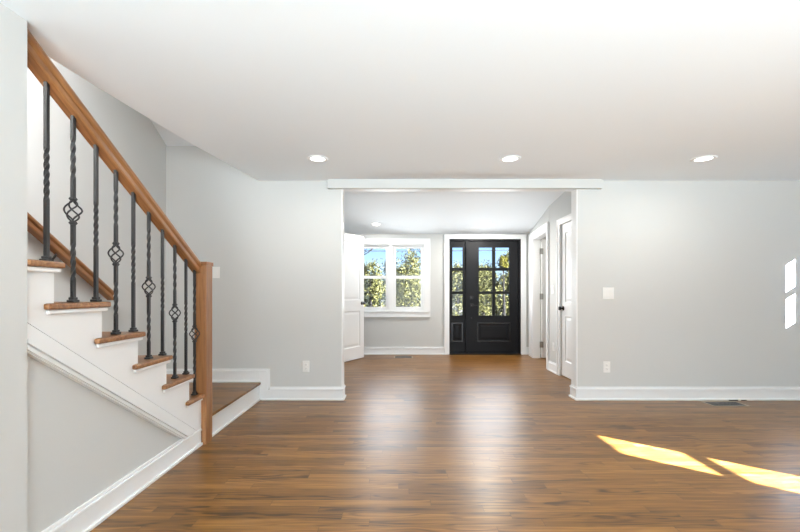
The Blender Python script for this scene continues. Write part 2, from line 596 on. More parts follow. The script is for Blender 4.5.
# unseen roof and side wall added to block the sun from the rear glass
bm = B()
box(bm, XL - 0.3, XR + 0.1, YK - 4.2, YK - 0.1, 2.45, 2.62)
struct('roof_sun_blocker', bm, M_EXT, 'added unseen roof blocking the sun from the rear doors', 'roof')
bm = B()
box(bm, XR, XR + 0.1, YK - 4.2, YK - 0.1, -0.4, 2.45)
struct('wall_sun_blocker', bm, M_EXT, 'added unseen side wall blocking the sun from the rear doors', 'wall')

# entry: front wall, side walls
WIN = (-0.80, 0.46, 0.775, 2.02)
DOOR = (0.898, 2.204, 0.0, 2.105)
bm = B()
plate(bm, FXL - 0.9, XR + 0.1, 0.0, 2.9, [WIN, (DOOR[0], DOOR[1], -1, DOOR[3])], YF, YF + 0.15)
struct('wall_front', bm, M_WALL, 'grey front wall of the entry with window and black door', 'wall')
# left wall of the entry, with the doorway of the open white door
LD = (4.93, 5.745, -1, 2.075)
bm = B()
plate(bm, YT, YF, 0.0, 2.75, [LD], FXL - 0.1, FXL, MR)
struct('wall_entry_left', bm, M_WALL, 'left wall of the entry behind the open white door', 'wall')
bm = B()
box(bm, -1.95, -1.85, 4.5, 6.84, 0, 2.7)
box(bm, -1.85, FXL - 0.1, 4.5, 4.6, 0, 2.7)
struct('wall_closet', bm, M_WALL, 'wall inside the closet left of the entry', 'wall')
# right wall of the entry: straight part with a closed door, then an angled part with an open doorway
YC = 5.47
D2 = (4.32, 5.08, -1, 2.045)
bm = B()
plate(bm, YT, YC, 0.0, 2.75, [D2], FXR, FXR + 0.11, MR)
struct('wall_entry_right', bm, M_WALL, 'right wall of the entry with the closed white door', 'wall')
P0 = Vector((FXR, YC, 0)); P1 = Vector((2.345, YF, 0))
u = (P1 - P0).normalized()
nrm = Vector((u.y, -u.x, 0))          # away from the entry
MA = Matrix(((u.x, nrm.x, 0, P0.x), (u.y, nrm.y, 0, P0.y), (0, 0, 1, 0), (0, 0, 0, 1)))
LA = (P1 - P0).length
AD = (0.09, 1.0, -1, 2.05)
bm = B()
plate(bm, 0.0, LA + 0.01, 0.0, 2.7, [AD], 0.0, 0.11, MA)
struct('wall_entry_angled', bm, M_WALL, 'short angled wall with the open doorway beside the black door', 'wall')
bm = B()
box(bm, FXR + 0.11, XR, YT + 0.0, YF, 2.45, 2.6)
struct('ceiling_side_room', bm, M_CEIL, 'ceiling of the side room behind the open doorway', 'ceiling')
bm = B()
box(bm, XR, XR + 0.1, YB, YF + 0.15, 0, 2.7)
struct('wall_side_room', bm, M_WALL, 'far wall of the side room behind the open doorway', 'wall')

# ------------------------------------------------------------------ baseboards
LAY = ((0.0, 0.105, 0.014), (0.105, 0.120, 0.019), (0.120, 0.137, 0.010))
SHOE = (0.0, 0.018, 0.026)
def base_y(bm, x0, x1, y, s=-1, ext0=0, ext1=0, shoe=True):
    """run along x on the plane y, projecting towards s"""
    for z0, z1, d in LAY + ((SHOE,) if shoe else ()):
        a, b_ = sorted((y, y + s * d))
        box(bm, x0 - d * ext0, x1 + d * ext1, a, b_, z0, z1, 0.002, 1)
def base_x(bm, y0, y1, x, s=1, ext0=0, ext1=0, shoe=True):
    for z0, z1, d in LAY + ((SHOE,) if shoe else ()):
        a, b_ = sorted((x, x + s * d))
        box(bm, a, b_, y0 - d * ext0, y1 + d * ext1, z0, z1, 0.002, 1)

LZ = 0.190      # landing height
bm = B()        # back wall, left of the opening: steps up onto the landing
SX = -1.363
for (z0, z1, d) in LAY:
    if z0 == 0.0:
        prism(bm, [(XL + 0.002, 0), (OX0 + d, 0), (OX0 + d, z1), (SX - 0.032, z1), (SX - 0.032, LZ + z1), (XL + 0.002, LZ + z1)], YB - d, YB, 'y')
    else:
        box(bm, SX - 0.0, OX0 + d, YB - d, YB, z0, z1, 0.002, 1)
        q = 0.137 - z1
        box(bm, SX - 0.030 + (z0 - 0.105), SX - 0.030 + (z1 - 0.105), YB - d, YB, z0, LZ + z1, 0.002, 1)
box(bm, XL + 0.02, OX0 + 0.026, YB - 0.026, YB, 0, 0.018, 0.004, 2)
for z0, z1, d in LAY + (SHOE,):
    box(bm, XS, (SX - 0.032 + max(0, z0 - 0.105)) if z0 > 0.1 else XL + (0.001 if z1 > 0.1 else 0.02), YB - d, YB, LZ + z0 + 0.001, LZ + z1, 0.002, 1)
base_x(bm, YB, YT, OX0, 1, 0, 1)
struct('baseboard_back_left', bm, M_WHITE, 'white baseboard left of the opening stepping up at the landing', 'baseboard')
bm = B()
base_y(bm, OX1, XR, YB, -1, 1, 0)
base_x(bm, YB, YT, OX1, -1, 0, 1)
struct('baseboard_back_right', bm, M_WHITE, 'white baseboard along the grey wall right of the opening', 'baseboard')
bm = B()
base_x(bm, YEND, 2.768, XL - 0.010, 1)
base_x(bm, YK, YEND, XL + 0.022, 1)
struct('baseboard_left', bm, M_WHITE, 'white baseboard under the stairs at left', 'baseboard')
bm = B()
base_y(bm, FXL, DOOR[0] - 0.095, YF, -1)
base_y(bm, DOOR[1] + 0.091, 2.345, YF, -1)
struct('baseboard_front', bm, M_WHITE, 'white baseboard below the entry window', 'baseboard')
bm = B()
base_x(bm, YT, 4.244, FXR, -1)
base_x(bm, 5.156, YC, FXR, -1)
base_x(bm, YT, 4.84, FXL, 1)
base_x(bm, 5.84, YF, FXL, 1)
struct('baseboard_entry', bm, M_WHITE, 'short white baseboard beside the closed white door', 'baseboard')

# ------------------------------------------------------------------ staircase
RUN, RISE, Y1 = 0.255, 0.1755, 2.866
NT = 9
def tz(k): return 0.375 + (k - 1) * RISE          # tread k top
def ty(k): return Y1 - (k - 1) * RUN              # riser face of tread k
NWX0, NWX1, NWY0, NWY1 = -1.52, -1.43, 2.77, 2.86
st = thing('staircase', (-1.95, 2.86, 0.19), 'staircase of oak treads and white risers climbing toward the camera at left', 'staircase')
for k in range(1, NT + 1):
    y_n, y_b = ty(k) + 0.028, ty(k) - RUN + 0.004
    zt = tz(k)
    xo = XL + 0.030
    if k == 1:
        pts = [(XS + 0.002, y_n), (NWX0, y_n), (NWX0, NWY0 - 0.001), (xo, NWY0 - 0.001), (xo, y_b - 0.055), (XL + 0.003, y_b - 0.055), (XL + 0.003, y_b), (XS + 0.002, y_b)]
    elif k == 6:
        pts = [(XS + 0.002, y_n), (xo, y_n), (xo, YEND + 0.001), (XL - 0.105, YEND + 0.001), (XL - 0.105, y_b), (XS + 0.002, y_b)]
    elif k > 6:
        pts = [(XS + 0.002, y_n), (XL - 0.105, y_n), (XL - 0.105, y_b), (XS + 0.002, y_b)]
    else:
        pts = [(XS + 0.002, y_n), (xo, y_n), (xo, y_b - 0.055), (XL + 0.003, y_b - 0.055), (XL + 0.003, y_b), (XS + 0.002, y_b)]
    bm = B()
    prism(bm, pts, zt - 0.027, zt, 'z', bev=0.007)
    tr = obj('tread', bm, M_OAKX, st)
    bm = B()     # white cove moulding under the nosing
    xe = (NWX0 if k == 1 else xo - 0.008) if k < 7 else XL - 0.106
    box(bm, XS + 0.003, xe, ty(k) + 0.0005, ty(k) + 0.016, zt - 0.045, zt - 0.0275, 0.005, 2)
    if k == 1:
        box(bm, XL + 0.0025, XL + 0.016, y_b - 0.04, NWY0 - 0.002, zt - 0.045, zt - 0.0275, 0.005, 2)
    elif k < 7:
        box(bm, XL + 0.0025, XL + 0.020, max(y_b - 0.045, YEND + 0.001), ty(k) + 0.016, zt - 0.047, zt - 0.0275, 0.006, 2)
    obj('cove_moulding', bm, M_WHITE, tr)
    bm = B()
    zb = LZ + 0.001 if k == 1 else tz(k - 1) + 0.001
    box(bm, XS + 0.002, NWX0 - 0.002 if k == 1 else (XL - 0.004 if k < 7 else XL - 0.105), ty(k) - 0.018, ty(k), zb, zt - 0.0275)
    obj('riser', bm, M_WHITE, st)
bm = B()        # white stepped stringer on the room side
pts = [(1.459, zl(1.459) + 0.003), (2.769, zl(2.769) + 0.003)]
pts.append((2.769, tz(1) - 0.028))
pts.append((ty(2), tz(1) - 0.028))
k = 2
while ty(k) > 1.6:
    pts.append((ty(k), tz(k) - 0.028))
    if ty(k + 1) > 1.6:
        pts.append((ty(k + 1), tz(k) - 0.028))
    else:
        nxt = max(ty(k + 1), 1.459)
        pts.append((nxt, tz(k) - 0.028))
    k += 1
if pts[-1][0] > 1.459:
    pts.append((pts[-1][0], tz(k) - 0.028)); pts.append((1.459, tz(k) - 0.028))
prism(bm, pts, XL - 0.02, XL + 0.002, 'x')
obj('stringer', bm, M_WHITE, st)
bm = B()        # sloping skirt trim below the stringer with a moulded lower edge
def band(a, b_, d):
    y0 = 1.459
    ye = lambda off: min(2.768, 1.477 + (L0 - off - 0.139) / L1)
    prism(bm, [(y0, zl(y0) - a), (ye(a), zl(ye(a)) - a), (ye(b_), zl(ye(b_)) - b_), (y0, zl(y0) - b_)], XL - 0.0098, XL + d, 'x')
band(0.006, 0.075, 0.012)
band(0.075, 0.088, 0.024)
band(0.090, 0.101, 0.013)
band(0.103, 0.114, 0.024)
band(0.112, 0.120, 0.012)
obj('skirt_trim', bm, M_WHITE, st)

# landing
ld = thing('stair_landing', (-1.95, 3.4, 0), 'low oak landing with a white riser at the foot of the stairs', 'landing')
bm = B()
prism(bm, [(XS + 0.002, 2.60), (NWX0 - 0.004, 2.60), (NWX0 - 0.004, NWY1 + 0.002), (XL + 0.022, NWY1 + 0.002), (XL + 0.022, YB - 0.028), (XS + 0.002, YB - 0.028)], LZ - 0.022, LZ, 'z', bev=0.004)
obj('landing_floor', bm, M_FLOOR, ld)
bm = B()
box(bm, XL - 0.02, XL, NWY1 + 0.002, YB - 0.001, 0, LZ - 0.0225)
obj('riser', bm, M_WHITE, ld)
bm = B()
box(bm, XL + 0.0005, XL + 0.014, NWY1 + 0.002, YB - 0.001, 0, 0.018, 0.004, 2)
obj('shoe_moulding', bm, M_WHITE, ld)

# ------------------------------------------------------------------ stair railing
RC, RHW = -1.500, 0.030
def rail_top(y): return 1.353 + 0.634 * (2.77 - y)
RS = math.atan(0.634)
rt = thing('stair_railing', (-1.475, 2.81, 0), 'oak stair railing with black iron balusters and a square newel post', 'railing')
bm = B()
box(bm, NWX0, NWX1, NWY0, NWY1, 0.0, 1.335, 0.004, 2)
nw = obj('newel_post', bm, M_OAKZ, rt)
bm = B()
prism(bm, [(NWX0 - 0.006, NWY0 - 0.006), (NWX1 + 0.006, NWY0 - 0.006), (NWX1 + 0.006, NWY1 + 0.006), (NWX0 - 0.006, NWY1 + 0.006)], 1.322, 1.352, 'z', bev=0.004)
obj('post_cap', bm, M_OAKZ, nw)
# moulded rail: profile in (x offset, height offset) swept along the slope
prof = [(-0.026, -0.076), (0.026, -0.076), (0.030, -0.070), (0.030, -0.050), (0.022, -0.046), (0.022, -0.040), (0.034, -0.030), (0.036, -0.018), (0.030, -0.006), (0.016, 0.0),
        (-0.016, 0.0), (-0.030, -0.006), (-0.036, -0.018), (-0.034, -0.030), (-0.022, -0.040), (-0.022, -0.046), (-0.030, -0.050), (-0.030, -0.070)]
def rail_mesh(xc, ya, yb, topf, sc=1.0):
    bm = B()
    ra = [bm.verts.new((xc + p[0] * sc, ya, topf(ya) + p[1] * sc / math.cos(RS))) for p in prof]
    rb = [bm.verts.new((xc + p[0] * sc, yb, topf(yb) + p[1] * sc / math.cos(RS))) for p in prof]
    n = len(prof)
    bm.faces.new(ra); bm.faces.new(rb[::-1])
    for i in range(n):
        bm.faces.new((ra[i], rb[i], rb[(i + 1) % n], ra[(i + 1) % n]))
    return bm
obj('handrail', rail_mesh(RC, 1.459, NWY0 - 0.001, rail_top), M_OAKR, rt)


def square_bar(bm, cx, cy, z0, z1, w, twists):
    """square bar with sections that twist: twists = [(za, zb, turns)]"""
    zs = [z0, z1]
    for a, b_, tn in twists:
        n = 28
        zs += [a + (b_ - a) * i / n for i in range(n + 1)]
    zs = sorted(set(round(z, 5) for z in zs))
    def ang(z):
        t = 0
        for a, b_, tn in twists:
            t += max(0, min(1, (z - a) / (b_ - a))) * tn * 2 * PI
        return t
    b = bmesh.new()
    rings = []
    for z in zs:
        a = ang(z)
        rings.append([b.verts.new((cx + w * 0.7071 * math.cos(a + PI / 4 + k * PI / 2), cy + w * 0.7071 * math.sin(a + PI / 4 + k * PI / 2), z)) for k in range(4)])
    for i in range(len(rings) - 1):
        for k in range(4):
            b.faces.new((rings[i][k], rings[i][(k + 1) % 4], rings[i + 1][(k + 1) % 4], rings[i + 1][k]))
    b.faces.new(rings[0][::-1]); b.faces.new(rings[-1])
    merge(bm, b)


BW = 0.0145
for i in range(10):
    by = 2.757 - 0.1295 * i
    if i == 0: by = 2.738
    k = 1
    while ty(k + 1) + 0.02 > by: k += 1
    z0 = tz(k)
    z1 = rail_top(by) - 0.070 / math.cos(RS)
    zm = (z0 + z1) / 2 - 0.01
    bm = B()
    basket = i % 2 == 0
    if basket:
        hb = 0.047
        square_bar(bm, RC, by, z0 + 0.004, zm - hb, BW, [(z0 + 0.10, zm - hb - 0.10, 1.0)])
        square_bar(bm, RC, by, zm + hb, z1, BW, [(zm + hb + 0.10, z1 - 0.10, 1.0)])
        o = obj('baluster', bm, M_IRON, rt)
        bm = B()
        for w in range(4):
            pts = []
            for q in range(17):
                f = q / 16
                rr = 0.005 + 0.027 * math.sin(PI * f) ** 0.85
                a = w * PI / 2 + f * PI * 1.0 + 0.5
                pts.append((RC + rr * math.cos(a), by + rr * math.sin(a), zm - hb + 2 * hb * f))
            tube(bm, pts, 0.0038, 6)
        bk = obj('basket', bm, M_IRON, o, smooth=True)
        prop(bk, 'open twisted wire basket')
        for s in (-1, 1):
            bm = B()
            box(bm, RC - 0.0105, RC + 0.0105, by - 0.0105, by + 0.0105, zm + s * (hb + 0.008) - 0.008, zm + s * (hb + 0.008) + 0.008, 0.003, 2)
            box(bm, RC - 0.0125, RC + 0.0125, by - 0.0125, by + 0.0125, zm + s * (hb + 0.008) - 0.003, zm + s * (hb + 0.008) + 0.003, 0.002, 1)
            obj('collar', bm, M_IRON, o)
    else:
        square_bar(bm, RC, by, z0 + 0.004, z1, BW, [(zm - 0.11, zm + 0.11, 1.5)])
        o = obj('baluster', bm, M_IRON, rt)
    bm = B()      # square shoe at the foot
    box(bm, RC - 0.017, RC + 0.017, by - 0.017, by + 0.017, z0 + 0.0005, z0 + 0.012, 0.002, 1)
    box(bm, RC - 0.0125, RC + 0.0125, by - 0.0125, by + 0.0125, z0 + 0.012, z0 + 0.024, 0.003, 2)
    obj('shoe', bm, M_IRON, o)

# wall handrail on the far side of the stairs
WX = -2.385
def wrail_top(y): return 1.137 + 0.693 * (3.098 - y)
wr = thing('wall_handrail', (WX, 3.09, 1.1), 'oak handrail fixed to the tall wall behind the stairs', 'handrail')
bm = rail_mesh(WX, -0.2, 3.09, wrail_top, 0.92)
obj('handrail', bm, M_OAKR, wr)
for by in (2.60, 1.45, 0.3):
    bm = B()
    zz = wrail_top(by) - 0.084
    tube(bm, [(XS + 0.004, by, zz - 0.05), (XS + 0.04, by, zz - 0.045), (WX, by, zz - 0.015), (WX, by, zz + 0.012)], 0.007, 8)
    lathe(bm, [(0, 0), (0.028, 0), (0.028, 0.005), (0, 0.007)], Matrix.Translation((XS, by, zz - 0.05)) @ Matrix.Rotation(PI / 2, 4, 'Y'), 16)
    obj('bracket', bm, M_IRON, wr)

# ------------------------------------------------------------------ entry window
t = thing('window_1', (-0.17, YF, WIN[2]), 'white double sash window left of the black front door', 'window', kind='structure')
bm = B()
plate(bm, -0.892, 0.553, 0.682, 2.112, [(WIN[0] + 0.01, WIN[1] - 0.01, WIN[2] + 0.01, WIN[3] - 0.01)], YF - 0.018, YF)
plate(bm, -0.892, 0.553, 0.682, 2.112, [(-0.872, 0.533, 0.702, 2.092)], YF - 0.026, YF - 0.018)
box(bm, -0.86, 0.52, YF - 0.030, YF, WIN[2] - 0.008, WIN[2] + 0.010, 0.003)
obj('casing', bm, M_WHITE, t)
bm = B()
plate(bm, WIN[0], WIN[1], WIN[2], WIN[3], [(-0.775, -0.205, 0.80, 1.995), (-0.132, 0.435, 0.80, 1.995)], YF + 0.005, YF + 0.13)
obj('window_frame', bm, M_WHITE, t)
for (a, b_), (g0, g1) in (((-0.775, -0.205), (-0.722, -0.264)), ((-0.132, 0.435), (-0.073, 0.383))):
    for (c, d), (h0, h1), yy in (((1.395, 1.995), (1.437, 1.940), YF + 0.07), ((0.80, 1.425), (0.866, 1.383), YF + 0.03)):
        bm = B()
        plate(bm, a, b_, c, d, [(g0, g1, h0, h1)], yy, yy + 0.035)
        s = obj('sash', bm, M_WHITE, t)
        bm = B()
        box(bm, g0, g1, yy + 0.014, yy + 0.020, h0, h1)
        obj('pane', bm, M_GLASS, s)

# ------------------------------------------------------------------ black front door with sidelight
t = thing('door_2', (1.55, YF, 0), 'black front door with glass grid and a matching sidelight', 'door', kind='structure')
bm = B()
plate(bm, 0.806, 2.296, 0.0, 2.182, [(DOOR[0], DOOR[1], -1, DOOR[3])], YF - 0.02, YF)
plate(bm, 0.806, 2.296, 0.0, 2.182, [(0.826, 2.276, -1, 2.162)], YF - 0.028, YF - 0.02)
obj('casing', bm, M_WHITE, t)
bm = B()
plate(bm, DOOR[0], DOOR[1], 0.0, DOOR[3], [(0.930, 1.205, 0.025, 2.075), (1.237, 2.172, 0.025, 2.075)], YF + 0.0, YF + 0.12)
obj('door_frame', bm, M_BLACK, t)
zr = ((1.578, 1.957), (1.146, 1.531), (0.704, 1.104))
def glazed(name, x0, x1, cols, panel, parent):
    holes = [(a, b_, c, d) for a, b_ in cols for c, d in zr] + [panel]
    bm = B()
    plate(bm, x0, x1, 0.028, 2.072, holes, YF + 0.035, YF + 0.08)
    leaf = obj(name, bm, M_BLACK, parent)
    bm = B()
    raised_panel(bm, panel[0], panel[1], panel[2], panel[3], YF + 0.035, 1, 0.014, 0.034)
    raised_panel(bm, panel[0], panel[1], panel[2], panel[3], YF + 0.08, -1, 0.012, 0.03)
    obj('raised_panel', bm, M_BLACK, leaf)
    bm = B()     # moulding ring standing proud round the panel
    plate(bm, panel[0] - 0.012, panel[1] + 0.012, panel[2] - 0.012, panel[3] + 0.012, [(panel[0] + 0.008, panel[1] - 0.008, panel[2] + 0.008, panel[3] - 0.008)], YF + 0.027, YF + 0.0352)
    bmesh.ops.bevel(bm, geom=[e_ for e_ in bm.edges if all(abs(v.co.y - YF - 0.027) < 1e-5 for v in e_.verts)], offset=0.005, segments=2, affect='EDGES')
    obj('panel_moulding', bm, M_BLACKS, leaf)
    for a, b_ in cols:
        for c, d in zr:
            bm = B()
            box(bm, a, b_, YF + 0.055, YF + 0.061, c, d)
            obj('pane', bm, M_GLASS, leaf)
            bm = B()
            plate(bm, a - 0.008, b_ + 0.008, c - 0.008, d + 0.008, [(a + 0.004, b_ - 0.004, c + 0.004, d - 0.004)], YF + 0.029, YF + 0.0352)
            obj('glazing_bead', bm, M_BLACK, leaf)
    return leaf
glazed('sidelight', 0.933, 1.202, [(0.956, 1.153)], (0.956, 1.139, 0.235, 0.565), t)
leaf = glazed('door_leaf', 1.240, 2.169, [(1.440, 1.695), (1.743, 2.007)], (1.425, 2.013, 0.235, 0.565), t)
bm = B()        # deadbolt
box(bm, 1.285, 1.345, YF + 0.020, YF + 0.0352, 1.005, 1.065, 0.004, 2)
lathe(bm, [(0.016, 0), (0.016, 0.018), (0.0, 0.018)], Matrix.Translation((1.315, YF + 0.024, 1.035)) @ Matrix.Rotation(PI / 2, 4, 'X'), 16)
obj('deadbolt', bm, M_DARKMETAL, leaf)
bm = B()        # lever handle
box(bm, 1.285, 1.345, YF + 0.022, YF + 0.0352, 0.865, 0.925, 0.004, 2)
tube(bm, [(1.315, YF + 0.026, 0.895), (1.315, YF - 0.018, 0.895), (1.33, YF - 0.026, 0.895), (1.43, YF - 0.026, 0.892)], 0.008, 10)
obj('lever_handle', bm, M_DARKMETAL, leaf)
bm = B()
lathe(bm, [(0.011, 0), (0.011, 0.006), (0, 0.007)], Matrix.Translation((1.312, YF + 0.0352, 0.66)) @ Matrix.Rotation(PI / 2, 4, 'X'), 12)
obj('lock_button', bm, M_DARKMETAL, leaf)
for z in (0.22, 1.08, 1.86):
    bm = B()
    tube(bm, [(2.186, YF - 0.004, z - 0.05), (2.186, YF - 0.004, z + 0.05)], 0.009, 10)
    obj('hinge', bm, M_BLACK, t)
bm = B()
box(bm, DOOR[0], DOOR[1], YF - 0.03, YF + 0.14, 0.0, 0.018, 0.004, 2)
obj('threshold', bm, M_DARKMETAL, t)


# ------------------------------------------------------------------ white two-panel doors
def white_leaf(bm, w, h, th=0.035, M=None):
    """leaf in local coords: x 0..w, y 0..th, z 0..h"""
    st_, top, bot = 0.105, 0.12, 0.20
    hs = [(st_, w - st_, bot, 0.80), (st_, w - st_, 0.98, h - top)]
    plate(bm, 0, w, 0, h, hs, 0, th, M)
    for q in hs:
        raised_panel(bm, q[0], q[1], q[2], q[3], 0, 1, 0.010, 0.024, M)
        raised_panel(bm, q[0], q[1], q[2], q[3], th, -1, 0.010, 0.024, M)


def knob(bm, M):
    lathe(bm, [(0.0, 0), (0.030, 0), (0.030, 0.006), (0.010, 0.010), (0.010, 0.030), (0.022, 0.036), (0.028, 0.048), (0.024, 0.060), (0.0, 0.064)], M, 20)


# closed door on the right
t = thing('door_3', (FXR, 4.65, 0), 'closed white two-panel door on the right side of the entry', 'door', kind='structure')
bm = B()
plate(bm, D2[0] - 0.075, D2[1] + 0.075, 0, D2[3] + 0.075, [(D2[0], D2[1], -1, D2[3])], FXR - 0.018, FXR, MR)
plate(bm, D2[0] - 0.075, D2[1] + 0.075, 0, D2[3] + 0.075, [(D2[0] - 0.055, D2[1] + 0.055, -1, D2[3] + 0.055)], FXR - 0.026, FXR - 0.018, MR)
obj('casing', bm, M_WHITE, t)
bm = B()
Ml = Matrix(((0, 1, 0, FXR + 0.012), (1, 0, 0, D2[0] + 0.003), (0, 0, 1, 0.014), (0, 0, 0, 1)))
white_leaf(bm, D2[1] - D2[0] - 0.006, D2[3] - 0.018, 0.035, Ml)
lf = obj('door_leaf', bm, M_DOORW, t)
bm = B()
knob(bm, Matrix.Translation((FXR + 0.012, 5.020, 0.915)) @ Matrix.Rotation(-PI / 2, 4, 'Y'))
obj('door_knob', bm, M_DARKMETAL, lf, True)

# open door in the angled wall
t = thing('door_4', P0 + u * 0.55, 'open white door with nickel hinges in the angled doorway', 'door', kind='structure')
bm = B()
plate(bm, 0.0, 1.25, 0, AD[3] + 0.11, [(AD[0], AD[1], -1, AD[3])], -0.018, 0.0, MA)
plate(bm, 0.0, 1.25, 0, AD[3] + 0.11, [(0.022, 1.228, -1, AD[3] + 0.088)], -0.026, -0.018, MA)
plate(bm, AD[0] - 0.002, AD[1] + 0.002, 0, AD[3] + 0.002, [(AD[0] + 0.012, AD[1] - 0.012, -1, AD[3] - 0.012)], -0.004, 0.114, MA)
obj('casing', bm, M_WHITE, t)
hp = MA @ Vector((AD[1] - 0.016, 0.122, 0))
dl = Vector((0.9945, 0.105, 0)).normalized()
Ml = Matrix(((dl.x, dl.y, 0, hp.x), (dl.y, -dl.x, 0, hp.y), (0, 0, 1, 0.014), (0, 0, 0, 1)))
bm = B()
white_leaf(bm, 0.88, 2.02, 0.035, Ml)
lf = obj('door_leaf', bm, M_DOORW, t)
for z in (0.24, 1.06, 1.83):
    bm = B()
    c = hp + Vector((-0.006, -0.042, 0))
    tube(bm, [(c.x, c.y, z - 0.05), (c.x, c.y, z + 0.05)], 0.008, 10)
    box(bm, c.x - 0.03, c.x + 0.0, c.y - 0.002, c.y + 0.002, z - 0.05, z + 0.05)
    box(bm, c.x, c.x + 0.032, c.y + 0.003, c.y + 0.006, z - 0.05, z + 0.05)
    prop(obj('hinge', bm, M_NICKEL, t), 'satin nickel hinge')

# open door on the left
t = thing('door_5', (FXL, 5.74, 0), 'white two-panel door standing open in front of the entry window', 'door', kind='structure')
bm = B()
plate(bm, LD[0] - 0.09, LD[1] + 0.09, 0, LD[3] + 0.09, [(LD[0], LD[1], -1, LD[3])], FXL, FXL + 0.018, MR)
plate(bm, LD[0], LD[1], 0, LD[3], [(LD[0] + 0.012, LD[1] - 0.012, -1, LD[3] - 0.012)], FXL - 0.104, FXL + 0.004, MR)
obj('casing', bm, M_WHITE, t)
he = Vector((-0.617, 6.42, 0)); hh = Vector((-1.025, 5.735, 0))
dl = (he - hh).normalized()
Ml = Matrix(((dl.x, -dl.y, 0, hh.x), (dl.y, dl.x, 0, hh.y), (0, 0, 1, 0.022), (0, 0, 0, 1)))
bm = B()
white_leaf(bm, (he - hh).length, 2.06, 0.035, Ml)
lf = obj('door_leaf', bm, M_DOORW, t)
bm = B()
wl = (he - hh).length
knob(bm, Ml @ Matrix.Translation((wl - 0.06, 0.0, 0.925)) @ Matrix.Rotation(PI / 2, 4, 'X'))
knob(bm, Ml @ Matrix.Translation((wl - 0.06, 0.035, 0.925)) @ Matrix.Rotation(-PI / 2, 4, 'X'))
obj('door_knob', bm, M_DARKMETAL, lf, True)
for z in (0.24, 1.06, 1.85):
    bm = B()
    tube(bm, [(hh.x - 0.004, hh.y - 0.006, z - 0.05), (hh.x - 0.004, hh.y - 0.006, z + 0.05)], 0.008, 10)
    obj('hinge', bm, M_NICKEL, t)


# ------------------------------------------------------------------ recessed lights
def downlight(x, y, zc, slope, label, power, group=None):
    t = thing('recessed_light', (x, y, zc), label, 'ceiling light', group)
    Mx = Matrix.Translation((x, y, zc)) @ Matrix.Rotation(math.atan(slope), 4, 'X')
    bm = B()
    lathe(bm, [(0.062, 0.002), (0.062, -0.004), (0.084, -0.006), (0.090, -0.001), (0.090, 0.004)], Mx, 32)
    obj('trim_ring', bm, M_WHITE, t, True)
    bm = B()
    lathe(bm, [(0.0, -0.0035), (0.063, -0.0030), (0.063, 0.002), (0, 0.002)], Mx, 32)
    obj('lens', bm, M_LENS, t)
    l = bpy.data.lights.new('lamp_light', 'AREA')
    l.shape = 'DISK'
    l.size = 0.12
    l.energy = power
    l.color = (1.0, 0.965, 0.91)
    o = bpy.data.objects.new('lamp_light', l)
    C.objects.link(o)
    o.parent = t
    o.location = (0, 0, -0.012)


HALF = 'recessed lights of the main ceiling'
for x, lab in ((-0.700, 'round recessed light, leftmost on the main ceiling'), (0.936, 'round recessed light in the middle of the main ceiling'), (2.585, 'round recessed light, rightmost on the main ceiling')):
    y = 3.19
    downlight(x, y, H(y) - 0.001, 0.05, lab, 5, HALF)
for x, y in ((-0.7, 0.4), (0.936, 0.4), (2.585, 0.4), (-0.7, -1.8), (0.936, -1.8), (2.585, -1.8)):  # extra unseen lamps added to brighten the main room
    downlight(x, y, 2.164, 0, 'round recessed light added unseen on the ceiling behind the camera', 5, 'added recessed lights behind the camera')
downlight(-0.40, 6.277, HF(6.277) - 0.001, -0.14, 'round recessed light above the entry window', 9, 'recessed lights of the entry')
downlight(1.47, 6.277, HF(6.277) - 0.001, -0.14, 'round recessed light above the black front door', 30, 'recessed lights of the entry')
downlight(3.1, 5.6, 2.449, 0, 'round recessed light added unseen in the side room', 14)  # unseen lamp added to brighten the open door leaf


# ------------------------------------------------------------------ switches and outlets
def plate_thing(name, pos, out, w, h, n_rock, label, cat, duplex=False):
    """pos on the wall, out = unit vector away from the wall"""
    t = thing(name, pos, label, cat)
    out = Vector(out)
    side = Vector((0, 0, 1)).cross(out)
    M = Matrix(((side.x, -out.x, 0, pos[0]), (side.y, -out.y, 0, pos[1]), (0, 0, 1, pos[2]), (0, 0, 0, 1)))
    bm = B()
    box(bm, -w / 2, w / 2, -0.006, 0.0, -h / 2, h / 2, 0.0025, 2, M)
    obj('cover_plate', bm, M_PLASTIC, t)
    if duplex:
        for s in (-1, 1):
            bm = B()
            box(bm, -0.017, 0.017, -0.0085, -0.0055, s * 0.020 - 0.014, s * 0.020 + 0.014, 0.002, 2, M)
            q = obj('socket', bm, M_PLASTIC, t)
            bm = B()
            for dx, hh_ in ((-0.006, 0.008), (0.006, 0.006)):
                box(bm, dx - 0.001, dx + 0.001, -0.0090, -0.0084, s * 0.020 - 0.001, s * 0.020 - 0.001 + hh_, 0, 1, M)
            box(bm, -0.002, 0.002, -0.0090, -0.0084, s * 0.020 - 0.009, s * 0.020 - 0.005, 0, 1, M)
            obj('slots', bm, M_SLOT, q)
    else:
        for i in range(n_rock):
            cx = (i - (n_rock - 1) / 2) * 0.046
            bm = B()
            box(bm, cx - 0.0165, cx + 0.0165, -0.0095, -0.0055, -0.033, 0.033, 0.002, 2, M)
            obj('rocker', bm, M_PLASTIC, t)
    return t


